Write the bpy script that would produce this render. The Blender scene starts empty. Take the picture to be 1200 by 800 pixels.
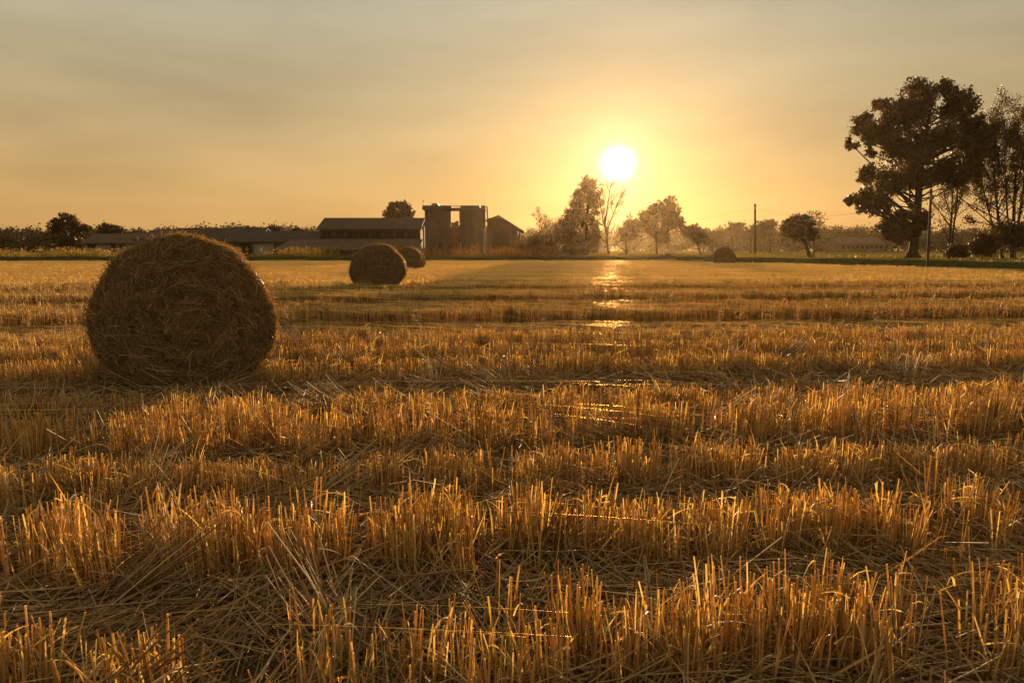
import bpy, math
import numpy as np
from mathutils import Vector

R = np.random.default_rng(11)
scn = bpy.context.scene
COL = scn.collection
PI = math.pi

# ------------------------------------------------------------------ camera geometry (photo pixels are 1200x800)
CAMH, FPX, HOR = 1.27, 800.0, 292.0
PITCH = math.atan((400 - HOR) / FPX)
CP, SP = math.cos(PITCH), math.sin(PITCH)
LAND = 0.35                                     # the land beyond the field lies this much higher

def ray(px, py):
    a = (px - 600) / FPX; b = (400 - py) / FPX
    return np.array([a, CP + b * SP, -SP + b * CP])

def at(px, py, Y):
    d = ray(px, py); t = Y / d[1]
    return np.array([d[0] * t, Y, CAMH + d[2] * t])

def PX(px, Y, py=285): return float(at(px, py, Y)[0])
def PZ(py, Y, px=600): return float(at(px, py, Y)[2])

SUN = ray(724, 192); SUN = SUN / np.linalg.norm(SUN)
SUN_EL = math.asin(SUN[2]); SUN_AZ = math.atan2(SUN[0], SUN[1])

# ------------------------------------------------------------------ materials
def new_mat(name):
    m = bpy.data.materials.new(name); m.use_nodes = True
    nt = m.node_tree; nt.nodes.clear()
    out = nt.nodes.new('ShaderNodeOutputMaterial')
    return m, nt, out

def N(nt, typ, **kw):
    n = nt.nodes.new(typ)
    for k, v in kw.items():
        if k.startswith('i_'): n.inputs[k[2:].replace('_', ' ')].default_value = v
        else: setattr(n, k, v)
    return n

def ramp(nt, stops, fac=None):
    r = nt.nodes.new('ShaderNodeValToRGB'); el = r.color_ramp.elements
    el[0].position, el[0].color = stops[0][0], (*stops[0][1], 1)
    el[1].position, el[1].color = stops[-1][0], (*stops[-1][1], 1)
    for p, c in stops[1:-1]:
        e = el.new(p); e.color = (*c, 1)
    if fac is not None: nt.links.new(fac, r.inputs['Fac'])
    return r

def blade_mat(name, stops, trans=0.45, rough=0.5, spec=0.5, tint=(1.1, .85, .5), noise=None):
    """thin plant matter: colour per stalk from the 'rnd' attribute, part of the light passes through"""
    m, nt, out = new_mat(name); L = nt.links.new
    at_ = N(nt, 'ShaderNodeAttribute', attribute_name='rnd')
    fac = at_.outputs['Fac']
    if noise:
        tc = N(nt, 'ShaderNodeTexCoord'); nz = N(nt, 'ShaderNodeTexNoise', i_Scale=noise, i_Detail=3.0)
        L(tc.outputs['Object'], nz.inputs['Vector'])
        mx = N(nt, 'ShaderNodeMath', operation='MULTIPLY_ADD', use_clamp=True)
        L(nz.outputs['Fac'], mx.inputs[0]); mx.inputs[1].default_value = 1.2; 
        ad = N(nt, 'ShaderNodeMath', operation='SUBTRACT'); L(fac, ad.inputs[0]); ad.inputs[1].default_value = .6
        L(ad.outputs[0], mx.inputs[2]); fac = mx.outputs[0]
    cr = ramp(nt, stops, fac)
    p = N(nt, 'ShaderNodeBsdfPrincipled', i_Roughness=rough); p.inputs['Specular IOR Level'].default_value = spec
    L(cr.outputs['Color'], p.inputs['Base Color'])
    t = N(nt, 'ShaderNodeBsdfTranslucent')
    mul = N(nt, 'ShaderNodeMix', data_type='RGBA', blend_type='MULTIPLY'); mul.inputs['Factor'].default_value = 1
    L(cr.outputs['Color'], mul.inputs['A']); mul.inputs['B'].default_value = (*tint, 1)
    L(mul.outputs['Result'], t.inputs['Color'])
    mix = N(nt, 'ShaderNodeMixShader'); mix.inputs[0].default_value = trans
    L(p.outputs[0], mix.inputs[1]); L(t.outputs[0], mix.inputs[2]); L(mix.outputs[0], out.inputs['Surface'])
    return m

def surf_mat(name, c0, c1, scale=3.0, rough=.85, bump=.3, detail=6, stretch=(1, 1, 1), spec=.25, c2=None, streak=None):
    m, nt, out = new_mat(name); L = nt.links.new
    tc = N(nt, 'ShaderNodeTexCoord'); mp = N(nt, 'ShaderNodeMapping'); mp.inputs['Scale'].default_value = stretch
    L(tc.outputs['Object'], mp.inputs['Vector'])
    nz = N(nt, 'ShaderNodeTexNoise', i_Scale=scale, i_Detail=float(detail), i_Roughness=.62)
    L(mp.outputs[0], nz.inputs['Vector'])
    cr = ramp(nt, [(.3, c0), (.7, c1)] if c2 is None else [(.28, c0), (.52, c1), (.74, c2)], nz.outputs['Fac'])
    p = N(nt, 'ShaderNodeBsdfPrincipled', i_Roughness=rough); p.inputs['Specular IOR Level'].default_value = spec
    L(cr.outputs['Color'], p.inputs['Base Color'])
    if bump:
        b = N(nt, 'ShaderNodeBump', i_Strength=bump, i_Distance=.05); L(nz.outputs['Fac'], b.inputs['Height']); L(b.outputs[0], p.inputs['Normal'])
    L(p.outputs[0], out.inputs['Surface'])
    return m

def tile_mat(name, c0, c1, c2):
    """pantiled roof: wavy courses down the slope, patchy weathering"""
    m, nt, out = new_mat(name); L = nt.links.new
    tc = N(nt, 'ShaderNodeTexCoord')
    w = N(nt, 'ShaderNodeTexWave', wave_type='BANDS', bands_direction='X', i_Scale=1.6, i_Distortion=.6, i_Detail=2.0)
    L(tc.outputs['Object'], w.inputs['Vector'])
    nz = N(nt, 'ShaderNodeTexNoise', i_Scale=.9, i_Detail=7.0, i_Roughness=.7); L(tc.outputs['Object'], nz.inputs['Vector'])
    cr = ramp(nt, [(.3, c0), (.52, c1), (.72, c2)], nz.outputs['Fac'])
    p = N(nt, 'ShaderNodeBsdfPrincipled', i_Roughness=.8); p.inputs['Specular IOR Level'].default_value = .2
    L(cr.outputs['Color'], p.inputs['Base Color'])
    b = N(nt, 'ShaderNodeBump', i_Strength=.6, i_Distance=.06); L(w.outputs['Fac'], b.inputs['Height']); L(b.outputs[0], p.inputs['Normal'])
    L(p.outputs[0], out.inputs['Surface'])
    return m

STRAW = [(0, (.22, .13, .042)), (.3, (.48, .325, .105)), (.7, (.66, .48, .19)), (1, (.78, .64, .36))]
M = {}
M['stubble'] = blade_mat('stubble_stalk', STRAW, .48, .5, .4, (1.15, .9, .48), noise=9)
M['litter'] = blade_mat('loose_straw', [(0, (.16, .09, .035)), (.4, (.32, .2, .085)), (.8, (.44, .3, .14)), (1, (.6, .45, .24))], .25, .62, .3, (1.1, .8, .45))
M['weed'] = blade_mat('green_weed', [(0, (.05, .08, .012)), (.6, (.10, .13, .02)), (1, (.25, .22, .04))], .5, .5, .4, (1.2, 1.1, .4))
M['bale_straw'] = blade_mat('bale_straw', [(0, (.12, .077, .03)), (.45, (.25, .165, .067)), (.85, (.44, .31, .13)), (1, (.68, .53, .3))], .3, .45, .4, (1.1, .75, .4))
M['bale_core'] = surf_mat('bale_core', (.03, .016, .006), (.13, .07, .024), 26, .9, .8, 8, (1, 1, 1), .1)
M['silk'] = None
M['leaf_dark'] = blade_mat('autumn_leaf', [(0, (.045, .035, .01)), (.6, (.09, .06, .016)), (1, (.16, .08, .02))], .3, .5, .3, (1.2, .9, .4))
M['leaf_gold'] = blade_mat('golden_leaf', [(0, (.05, .045, .012)), (.5, (.10, .08, .02)), (1, (.18, .10, .025))], .45, .5, .3, (1.3, 1, .4))
M['leaf_far'] = blade_mat('far_leaf', [(0, (.06, .052, .025)), (1, (.12, .1, .045))], .06, .8, .05, (1.1, .9, .5))
M['tall_weed'] = blade_mat('tall_weed', [(0, (.09, .09, .018)), (.5, (.18, .13, .03)), (1, (.32, .21, .05))], .55, .5, .3, (1.3, 1.0, .35))
M['rust_weed'] = blade_mat('rusty_weed', [(0, (.09, .06, .016)), (.5, (.2, .115, .028)), (1, (.34, .2, .05))], .5, .5, .3, (1.3, .85, .35))
M['grass'] = blade_mat('bank_grass', [(0, (.045, .055, .01)), (.5, (.09, .09, .018)), (1, (.2, .15, .03))], .45, .5, .3, (1.3, 1.0, .35))
M['bark'] = surf_mat('bark', (.03, .02, .012), (.085, .06, .035), 5, .9, .8, 6, (1, 1, .3), .1)
M['soil'] = surf_mat('soil', (.045, .026, .013), (.12, .075, .033), 2.2, .95, .6, 10, (1, 1, 1), .1, (.19, .12, .05))
M['bank'] = surf_mat('bank_turf', (.03, .032, .01), (.075, .065, .02), 1.5, .95, .6, 8, (1, 1, 1), 0)
M['meadow'] = surf_mat('meadow', (.06, .06, .018), (.13, .105, .03), .12, .95, .3, 8, (1, 1, 1), 0, (.2, .15, .05))
M['track'] = surf_mat('dirt_track', (.14, .10, .06), (.26, .19, .11), 1.2, .95, .4)
M['plaster'] = surf_mat('old_plaster', (.18, .155, .115), (.32, .28, .22), .7, .9, .2, 8)
M['plaster_dirty'] = surf_mat('dirty_plaster', (.06, .042, .026), (.15, .11, .07), .6, .9, .3, 8)
M['brick'] = surf_mat('red_brick', (.065, .03, .015), (.15, .068, .03), 1.3, .9, .3, 8)
M['concrete'] = surf_mat('silo_concrete', (.05, .038, .025), (.115, .09, .062), .55, .85, .2, 8, (1, 1, .25))
M['conc_dark'] = surf_mat('dark_concrete', (.04, .032, .024), (.08, .065, .05), .8, .85, .2, 8)
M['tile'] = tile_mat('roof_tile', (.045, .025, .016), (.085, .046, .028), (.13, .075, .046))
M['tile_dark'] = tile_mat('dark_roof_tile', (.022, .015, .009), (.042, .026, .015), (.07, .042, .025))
M['wood'] = surf_mat('weathered_wood', (.035, .022, .012), (.085, .052, .03), 2, .85, .4, 6, (1, 1, .15))
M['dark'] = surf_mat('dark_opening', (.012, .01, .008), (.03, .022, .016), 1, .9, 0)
M['white'] = surf_mat('white_paint', (.3, .28, .24), (.42, .39, .34), 1, .6, .1)
M['metal'] = surf_mat('old_metal', (.1, .09, .08), (.22, .2, .17), 2, .5, .1)
M['cable'] = surf_mat('black_cable', (.02, .02, .02), (.04, .04, .04), 2, .6, 0)
m, nt, out = new_mat('spider_silk'); g = N(nt, 'ShaderNodeBsdfPrincipled', i_Roughness=.36, i_Metallic=1.0)
g.inputs['Base Color'].default_value = (1, .66, .24, 1); g.inputs['Specular Tint'].default_value = (1, .74, .34, 1); g.inputs['Specular IOR Level'].default_value = .9
nt.links.new(g.outputs[0], out.inputs['Surface']); M['silk'] = m

# ------------------------------------------------------------------ mesh building
class MB:
    def __init__(s): s.V = []; s.F = {3: [], 4: []}; s.r = []; s.n = 0; s.sm = {3: [], 4: []}
    def add(s, verts, faces, rnd=None, smooth=False):
        verts = np.asarray(verts, float).reshape(-1, 3); faces = np.asarray(faces, int)
        if len(verts) == 0 or len(faces) == 0: return
        s.V.append(verts); k = faces.shape[1]
        s.F[k].append(faces + s.n); s.sm[k].append(np.full(len(faces), smooth))
        if rnd is None: rnd = np.full(len(verts), .5)
        s.r.append(np.broadcast_to(np.asarray(rnd, float), (len(verts),)))
        s.n += len(verts)
    def poly(s, pts, rnd=None):
        pts = np.asarray(pts, float)
        if len(pts) in (3, 4): s.add(pts, [list(range(len(pts)))], rnd)
        else: s.add(pts, [[0, i, i + 1] for i in range(1, len(pts) - 1)], rnd)
    def box(s, x0, x1, y0, y1, z0, z1):
        v = [(x, y, z) for z in (z0, z1) for y in (y0, y1) for x in (x0, x1)]
        s.add(v, [(0, 2, 3, 1), (4, 5, 7, 6), (0, 1, 5, 4), (2, 6, 7, 3), (0, 4, 6, 2), (1, 3, 7, 5)])
    def prism(s, sec, x0, x1, tris):
        """section of (y,z) points along X; tris triangulates the end caps"""
        n = len(sec); v = [(x0, y, z) for y, z in sec] + [(x1, y, z) for y, z in sec]
        s.add(v, [(i, (i + 1) % n, n + (i + 1) % n, n + i) for i in range(n)])
        s.add(v, [t for t in tris] + [tuple(n + i for i in reversed(t)) for t in tris])
    def build(s, name, mat, parent=None, loc=None):
        V = np.concatenate(s.V); me = bpy.data.meshes.new(name)
        if loc is not None: V = V - np.asarray(loc)
        q = np.concatenate(s.F[4]) if s.F[4] else np.zeros((0, 4), int)
        t = np.concatenate(s.F[3]) if s.F[3] else np.zeros((0, 3), int)
        sm = np.concatenate([np.concatenate(s.sm[4]) if s.sm[4] else np.zeros(0, bool), np.concatenate(s.sm[3]) if s.sm[3] else np.zeros(0, bool)])
        me.vertices.add(len(V)); me.vertices.foreach_set('co', V.astype(np.float32).ravel())
        idx = np.concatenate([q.ravel(), t.ravel()]).astype(np.int32)
        me.loops.add(len(idx)); me.loops.foreach_set('vertex_index', idx)
        me.polygons.add(len(q) + len(t))
        tot = np.concatenate([np.full(len(q), 4), np.full(len(t), 3)]).astype(np.int32)
        me.polygons.foreach_set('loop_start', np.concatenate([[0], np.cumsum(tot)[:-1]]).astype(np.int32))
        me.polygons.foreach_set('use_smooth', sm)
        me.update(calc_edges=True)
        a = me.attributes.new('rnd', 'FLOAT', 'POINT'); a.data.foreach_set('value', np.concatenate(s.r).astype(np.float32))
        me.materials.append(mat)
        o = bpy.data.objects.new(name, me); COL.objects.link(o)
        if loc is not None: o.location = loc
        if parent is not None:
            o.parent = parent
            if loc is not None: o.location = (0, 0, 0)
        return o

def nrm(a): return a / np.maximum(np.linalg.norm(a, axis=-1, keepdims=True), 1e-9)

def frames(D, hint=None):
    if hint is None:
        hint = R.normal(size=D.shape)
    S = nrm(np.cross(D, hint)); B = np.cross(S, D)
    return S, B

def strips(mb, P, D, Lg, W, bend=None, Bdir=None, K=2, taper=.3, rnd=None, hint=None):
    """flat bent ribbons"""
    n = len(P)
    if n == 0: return
    S, B = frames(D, hint)
    if Bdir is not None: B = Bdir
    bend = np.zeros(n) if bend is None else bend
    t = np.linspace(0, 1, K + 1)
    C = P[:, None] + D[:, None] * (Lg[:, None, None] * t[None, :, None]) + B[:, None] * ((bend * Lg)[:, None, None] * (t ** 2)[None, :, None])
    w = (W[:, None] * (1 - (1 - taper) * t ** 1.5)[None, :])[..., None] * .5
    V = np.stack([C - S[:, None] * w, C + S[:, None] * w], 2)          # n,K+1,2,3
    base = (np.arange(n) * (K + 1) * 2)[:, None] + (np.arange(K) * 2)[None]
    F = np.stack([base, base + 1, base + 3, base + 2], -1).reshape(-1, 4)
    rnd = R.random(n) if rnd is None else rnd
    mb.add(V.reshape(-1, 3), F, np.repeat(rnd, (K + 1) * 2), K > 1)

def tubes(mb, P, D, Lg, r0, r1, bend=None, Bdir=None, K=1, sides=4, rnd=None, cap=False):
    n = len(P)
    if n == 0: return
    S, B = frames(D)
    bend = np.zeros(n) if bend is None else bend
    Bd = B if Bdir is None else Bdir
    t = np.linspace(0, 1, K + 1)
    C = P[:, None] + D[:, None] * (Lg[:, None, None] * t[None, :, None]) + Bd[:, None] * ((bend * Lg)[:, None, None] * (t ** 2)[None, :, None])
    rad = r0[:, None] * (1 - t)[None] + r1[:, None] * t[None]
    an = np.arange(sides) * 2 * PI / sides
    ring = S[:, None, :] * np.cos(an)[None, :, None] + B[:, None, :] * np.sin(an)[None, :, None]   # n,sides,3
    V = C[:, :, None, :] + ring[:, None, :, :] * rad[:, :, None, None]
    base = (np.arange(n) * (K + 1) * sides)[:, None, None] + (np.arange(K) * sides)[None, :, None]
    j = np.arange(sides)[None, None]; j2 = (np.arange(sides) + 1) % sides; j2 = j2[None, None]
    F = np.stack([base + j, base + j2, base + sides + j2, base + sides + j], -1).reshape(-1, 4)
    rnd = R.random(n) if rnd is None else rnd
    mb.add(V.reshape(-1, 3), F, np.repeat(rnd, (K + 1) * sides), True)

def path_tube(mb, pts, rads, sides=8):
    pts = np.asarray(pts, float); n = len(pts)
    V = []
    for i in range(n):
        d = pts[min(i + 1, n - 1)] - pts[max(i - 1, 0)]; d = d / np.linalg.norm(d)
        h = np.array([0, 1, 0]) if abs(d[1]) < .8 else np.array([1, 0, 0])
        s = np.cross(d, h); s /= np.linalg.norm(s); b = np.cross(s, d)
        for k in range(sides):
            a = 2 * PI * k / sides; V.append(pts[i] + rads[i] * (s * math.cos(a) + b * math.sin(a)))
    F = [(i * sides + k, i * sides + (k + 1) % sides, (i + 1) * sides + (k + 1) % sides, (i + 1) * sides + k) for i in range(n - 1) for k in range(sides)]
    mb.add(V, F, None, True)
    mb.add(V[-sides:], [(0, k, k + 1) for k in range(1, sides - 1)])

def leaves(mb, C, size, rnd):
    n = len(C)
    a = nrm(R.normal(size=(n, 3))); S, B = frames(a)
    sz = size[:, None]
    V = np.stack([C - S * sz * .5, C + B * sz * .32, C + S * sz * .5, C - B * sz * .32], 1)
    mb.add(V.reshape(-1, 3), (np.arange(n) * 4)[:, None] + np.arange(4)[None], np.repeat(rnd, 4))

def tag(o, label=None, cat=None, group=None, kind=None):
    if label: o['label'] = label
    if cat: o['category'] = cat
    if group: o['group'] = group
    if kind: o['kind'] = kind
    return o

def empty(name, loc, label, cat, group=None):
    o = bpy.data.objects.new(name, None); COL.objects.link(o); o.location = loc; o.empty_display_size = .3
    return tag(o, label, cat, group)

def lump(x, s):                                   # smooth pseudo-random wobble of one or two coordinates
    return np.sin(x * 1.7 + s) * .5 + np.sin(x * 4.1 + s * 2.3) * .3 + np.sin(x * 9.3 + s * 1.1) * .2

# ------------------------------------------------------------------ land
EXT = 430.0
mb = MB()
nx = 60
gx_ = np.concatenate([[-EXT], np.linspace(-60, 60, 121), [EXT]]); gy_ = np.concatenate([[-EXT], np.linspace(-20, 70, 91), [EXT]])
XX, YY = np.meshgrid(gx_, gy_); ZZ = .012 * np.sin(XX * 2.1 + YY * 1.3) + .01 * np.sin(YY * 3.7 - XX * .6) - .02
V = np.stack([XX, YY, ZZ], -1).reshape(-1, 3); w = len(gx_)
ii, jj = np.meshgrid(np.arange(len(gy_) - 1), np.arange(w - 1), indexing='ij'); b0 = (ii * w + jj).ravel()
mb.add(V, np.stack([b0, b0 + 1, b0 + w + 1, b0 + w], -1), None, True)
tag(mb.build('field_ground', M['soil']), kind='structure')

POLY = [(-EXT, 61.5), (-200, 61.5), (-120, 61.7), (-80, 61.4), (-60, 61.5), (-40, 61.6), (-20, 61.3), (-5, 61.5), (8, 61.4), (13, 61.0), (16, 59.2), (18.2, 56), (20, 53), (23, 46), (25, 40), (27, 36), (31, 28), (40, 10), (60, -40), (200, -EXT)]
pl = np.array(POLY)
def resample(p, step):
    out = [p[0]]
    for a, b in zip(p[:-1], p[1:]):
        k = max(1, int(np.linalg.norm(b - a) / step)) if np.linalg.norm(b - a) < 60 else 2
        out += [a + (b - a) * i / k for i in range(1, k + 1)]
    return np.array(out)
bp = resample(pl, 1.2)
sm_ = bp.copy()
for _ in range(3): sm_[1:-1] = (sm_[:-2] + 2 * sm_[1:-1] + sm_[2:]) / 4
bp = sm_
tg = np.gradient(bp, axis=0); tg = nrm(tg); bn = np.stack([-tg[:, 1], tg[:, 0]], -1)       # outward (away from the field)
PROF = [(0, -.03), (.2, .16), (.5, .38), (.9, .55), (1.5, .6), (2.1, .5), (2.9, .36), (5.0, .34), (5.5, .40), (6.2, .5), (7.2, .48), (8.5, .39), (10, LAND)]
def wob(i, j): return .05 * math.sin(i * .9 + j) + .04 * math.sin(i * .37 + 2 * j)
def bank_strip(name, prof, mat):
    mb = MB(); V = []
    for i, (p, n_) in enumerate(zip(bp, bn)):
        for o, z in prof:
            q = p + n_ * (o + wob(i, o) * (.8 if o < 2.2 else .4)); V.append((q[0], q[1], z + (wob(i * 1.3, o * 2) * .6 if 0 < o < 9 else 0)))
    k = len(prof)
    mb.add(V, [(i * k + j, (i + 1) * k + j, (i + 1) * k + j + 1, i * k + j + 1) for i in range(len(bp) - 1) for j in range(k - 1)], None, True)
    return tag(mb.build(name, mat), kind='structure')
bank_strip('grass_bank', PROF, M['bank'])
mb = MB(); V = []                                       # a farm track on top of the bank, 1 cm above it
for i, (p, n_) in enumerate(zip(bp, bn)):
    for o, z in ((3.0, .40), (3.9, .415), (4.9, .40)):
        q = p + n_ * (o + .1 * math.sin(i * .5)); V.append((q[0], q[1], z))
mb.add(V, [(i * 3 + j, (i + 1) * 3 + j, (i + 1) * 3 + j + 1, i * 3 + j + 1) for i in range(len(bp) - 1) for j in range(2)], None, True)
tag(mb.build('farm_track', M['track']), kind='structure')
mb = MB(); V = []
for p, n_ in zip(bp, bn):
    q = p + n_ * 9.8
    f = np.array([q[0], EXT]) if n_[1] > .8 else np.array([EXT, EXT * (.5 + .5 * n_[1])]) if n_[1] > .2 else np.array([EXT, q[1]])
    V += [(q[0], q[1], LAND - .012), (*(q + (f - q) * .15), LAND), (*f, LAND)]
mb.add(V, [(i * 3 + j, (i + 1) * 3 + j, (i + 1) * 3 + j + 1, i * 3 + j + 1) for i in range(len(bp) - 1) for j in range(2)])
tag(mb.build('meadow_ground', M['meadow']), kind='structure')

def inside_field(x, y):
    xs = np.interp(y, [-40, 10, 28, 36, 40, 46, 53, 56, 59, 61.5], [60, 40, 31, 27, 25, 23, 20, 18.2, 16.2, 14])
    return (y < 60.4) & (x < xs - .5)

# ------------------------------------------------------------------ stubble rows
RA = math.radians(4.5); eu = np.array([math.cos(RA), math.sin(RA)]); ev = np.array([-math.sin(RA), math.cos(RA)])
ROW0, ROWS = 1.84, .79
BALE = at(212, 465, 6.35)[:2]
near_bale = np.array([PX(212, 6.55), 6.55])
def rows(vmin, vmax): return [(k, ROW0 + ROWS * k) for k in range(-2, 80) if vmin <= ROW0 + ROWS * k < vmax]
def is_track(k): return (k >= 5 and k % 5 == 0) or (k >= 10 and k % 5 == 1)
def in_view(x, y, m=1.6): return (np.abs(x) < .78 * y + m) & inside_field(x, y) & (y > .75)

def clumps(vmin, vmax, per_m, stems, sig, hgt):
    P, H, Q = [], [], []
    for k, v in rows(vmin, vmax):
        if is_track(k): dens, hs = .1, .45
        elif k > 9 and k % 5 == 3: dens, hs = .45, .75
        else: dens, hs = (.75 if k == 0 else 1.0), 1.0 + .14 * math.sin(k * 2.7)
        half = .85 * v + 3
        nC = int(2 * half * per_m * dens)
        u = np.sort(R.uniform(-half, half, nC))
        hl = hgt * hs * (1 + .12 * lump(u * .9, k * 3.1) + R.normal(0, .08, nC))
        den = np.clip(1.0 + .28 * lump(u * .8, k * 1.7) + R.normal(0, .28, nC), .35, 2)
        vv = v + .04 * lump(u * .5, k) + R.normal(0, sig, nC)
        m = np.maximum(1, (stems * den)).astype(int)
        ci = np.repeat(np.arange(nC), m)
        sp = .035 if stems > 4 else .05
        du = R.normal(0, sp, len(ci)); dv = R.normal(0, sp, len(ci))
        uu = u[ci] + du; v2 = vv[ci] + dv
        P.append(uu[:, None] * eu + v2[:, None] * ev)
        cl = R.normal(0, .035, (nC, 2))
        lean = cl[ci] + np.stack([du, dv], -1) * .9 + R.normal(0, .05, (len(ci), 2))
        bent = R.random(len(ci)) < .09
        lean[bent] += R.normal(0, .45, (bent.sum(), 2))
        Q.append(lean[:, :1] * eu + lean[:, 1:] * ev)
        h = hl[ci] * R.choice([1, .9, .72, .45, 1.06], len(ci), p=[.45, .26, .15, .09, .05]) * R.normal(1, .05, len(ci))
        H.append(np.clip(h, .05, .46))
    P = np.concatenate(P); H = np.concatenate(H); Q = np.concatenate(Q)
    return P, H, Q

def not_in_bale(P, pad=0.0):
    ok = np.ones(len(P), bool)
    for (bx, by, r) in BALES_XY: ok &= np.hypot(P[:, 0] - bx, (P[:, 1] - by)) > r + pad
    for (bx, by) in (b2, b3, b4): ok &= ~((np.abs(P[:, 0] - bx * P[:, 1] / by) < 1.0) & (P[:, 1] > by - 1.9) & (P[:, 1] < by + .2))
    return ok

AX = {}
def bale_pos(pxc, width_px, D=1.7):
    Y = D * FPX / width_px
    return PX(pxc, Y), Y
b1 = bale_pos(212.5, 225); b2 = (PX(441, 21), 21.0); b3 = (PX(478, 40), 40.0); b4 = (PX(852.5, 51), 51.0)
BALES_XY = [(b1[0] - .33, b1[1] + .55, .72), (b2[0], b2[1] + .5, .7), (b3[0], b3[1] + .5, .7), (b4[0], b4[1] + .5, .7)]

def dirs(Q): return nrm(np.concatenate([Q, np.ones((len(Q), 1))], 1))

mb = MB()
# near: round hollow stalks
P, H, Q = clumps(.2, 9.4, 26, 19, .08, .268)
ok = in_view(P[:, 0], P[:, 1]) & not_in_bale(P); P, H, Q = P[ok], H[ok], Q[ok]
n = len(P); rr = R.uniform(.0016, .0037, n); P3 = np.concatenate([P, np.full((n, 1), -.02)], 1)
col = np.clip(R.beta(2, 2, n), 0, 1)
fl = R.random(n) < .3                                  # some stalks are split flat
tubes(mb, P3[~fl], dirs(Q[~fl]), H[~fl], rr[~fl], rr[~fl] * .8, R.normal(0, .06, (~fl).sum()), K=2, sides=5, rnd=col[~fl])
strips(mb, P3[fl], dirs(Q[fl]), H[fl], rr[fl] * 2.6, R.normal(0, .12, fl.sum()), K=3, taper=.6, rnd=col[fl])
# torn leaf sheaths hanging off the stalks
s = R.choice(n, int(n * .7)); tt = R.uniform(.15, .95, len(s)); az = R.uniform(0, 2 * PI, len(s)); el = R.normal(.75, .45, len(s))
Ds = nrm(np.stack([np.cos(az) * np.cos(el), np.sin(az) * np.cos(el), np.sin(el)], -1))
strips(mb, P3[s] + dirs(Q[s]) * (H[s] * tt)[:, None], Ds, R.uniform(.04, .17, len(s)), R.uniform(.003, .0075, len(s)), R.uniform(.1, .9, len(s)), np.tile([0, 0, -1.], (len(s), 1)), K=4, taper=.15, rnd=R.random(len(s)))
n_near = n
# middle distance
P, H, Q = clumps(9.4, 23, 19, 18, .075, .27)
ok = in_view(P[:, 0], P[:, 1], 2.5) & not_in_bale(P); P, H, Q = P[ok], H[ok], Q[ok]
n = len(P); rr = R.uniform(.0035, .006, n); P3 = np.concatenate([P, np.full((n, 1), -.01)], 1)
tubes(mb, P3, dirs(Q), H, rr, rr * .8, sides=3, K=1)
s = R.choice(n, n // 2); az = R.uniform(0, 2 * PI, len(s)); el = R.normal(.7, .5, len(s))
Ds = nrm(np.stack([np.cos(az) * np.cos(el), np.sin(az) * np.cos(el), np.sin(el)], -1))
strips(mb, P3[s] + dirs(Q[s]) * (H[s] * R.uniform(.3, .95, len(s)))[:, None], Ds, R.uniform(.06, .2, len(s)), R.uniform(.005, .010, len(s)), R.uniform(.1, .8, len(s)), np.tile([0, 0, -1.], (len(s), 1)), K=2, taper=.2)
n_mid = n
# far
P, H, Q = clumps(23, 66, 18, 11, .08, .25)
ok = in_view(P[:, 0], P[:, 1], 4) & not_in_bale(P); P, H, Q = P[ok], H[ok], Q[ok]
n = len(P); P3 = np.concatenate([P, np.full((n, 1), -.01)], 1)
strips(mb, P3, dirs(Q * 1.3), H, R.uniform(.010, .018, n), K=1, taper=.7, rnd=R.beta(2.6, 1.6, n))
print('stubble', n_near, n_mid, n)
tag(mb.build('straw_stubble', M['stubble']), 'rows of cut golden straw stubble standing over the whole field', 'stubble', kind='stuff')

# loose straw lying between the rows
mb = MB()
def litter(v0, v1, per_m2, wid, K, lmul=1.0, tall=.035):
    area = .78 * (v1 ** 2 - v0 ** 2) + 5 * (v1 - v0); n = int(area * per_m2)
    y = np.sqrt(R.uniform(v0 ** 2, v1 ** 2, n)); x = R.uniform(-1, 1, n) * (.8 * y + 1.6)
    P = np.stack([x, y], -1); ok = inside_field(x, y) & not_in_bale(P); P = P[ok]
    v = P @ ev; ph = np.abs(((v - ROW0) / ROWS + .5) % 1 - .5)        # 0 on a row, .5 in the gap
    P = P[(R.random(len(P)) < .3 + 1.4 * ph)]; n = len(P)
    # straws lie in combed swathes
    sw = 1.2 * np.sin(P[:, 0] * .8 + P[:, 1] * .9) + .7 * np.sin(P[:, 0] * 2.3 - P[:, 1] * 1.7)
    az = sw + R.normal(0, .75, n) + np.where(R.random(n) < .5, 0, PI); el = np.abs(R.normal(0, .09, n))
    up = R.random(n) < .02; el[up] = R.uniform(.2, .6, up.sum())
    D = np.stack([np.cos(az) * np.cos(el), np.sin(az) * np.cos(el), np.sin(el)], -1)
    z = np.abs(R.normal(0, tall, n)) + .004
    Lg = R.uniform(.1, .5, n) * lmul
    P3 = np.concatenate([P, z[:, None]], 1) - D * np.array([1, 1, 0]) * (Lg / 2)[:, None]
    col = np.clip(R.beta(2, 2.2, n), 0, 1)
    t = R.random(n) < .5
    tubes(mb, P3[t], D[t], Lg[t], wid * R.uniform(.3, .55, t.sum()), wid * R.uniform(.25, .45, t.sum()), R.normal(0, .08, t.sum()), K=2 if K > 1 else 1, sides=4 if K > 1 else 3, rnd=col[t])
    t = ~t
    strips(mb, P3[t], D[t], Lg[t], wid * R.uniform(.6, 1.5, t.sum()), R.normal(0, .18, t.sum()), K=K, taper=.4, rnd=col[t])
litter(.7, 3.6, 1500, .0065, 3)
litter(3.6, 9, 620, .008, 2)
litter(9, 24, 150, .010, 1, .9)
litter(24, 62, 45, .016, 1, 1.0)
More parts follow.
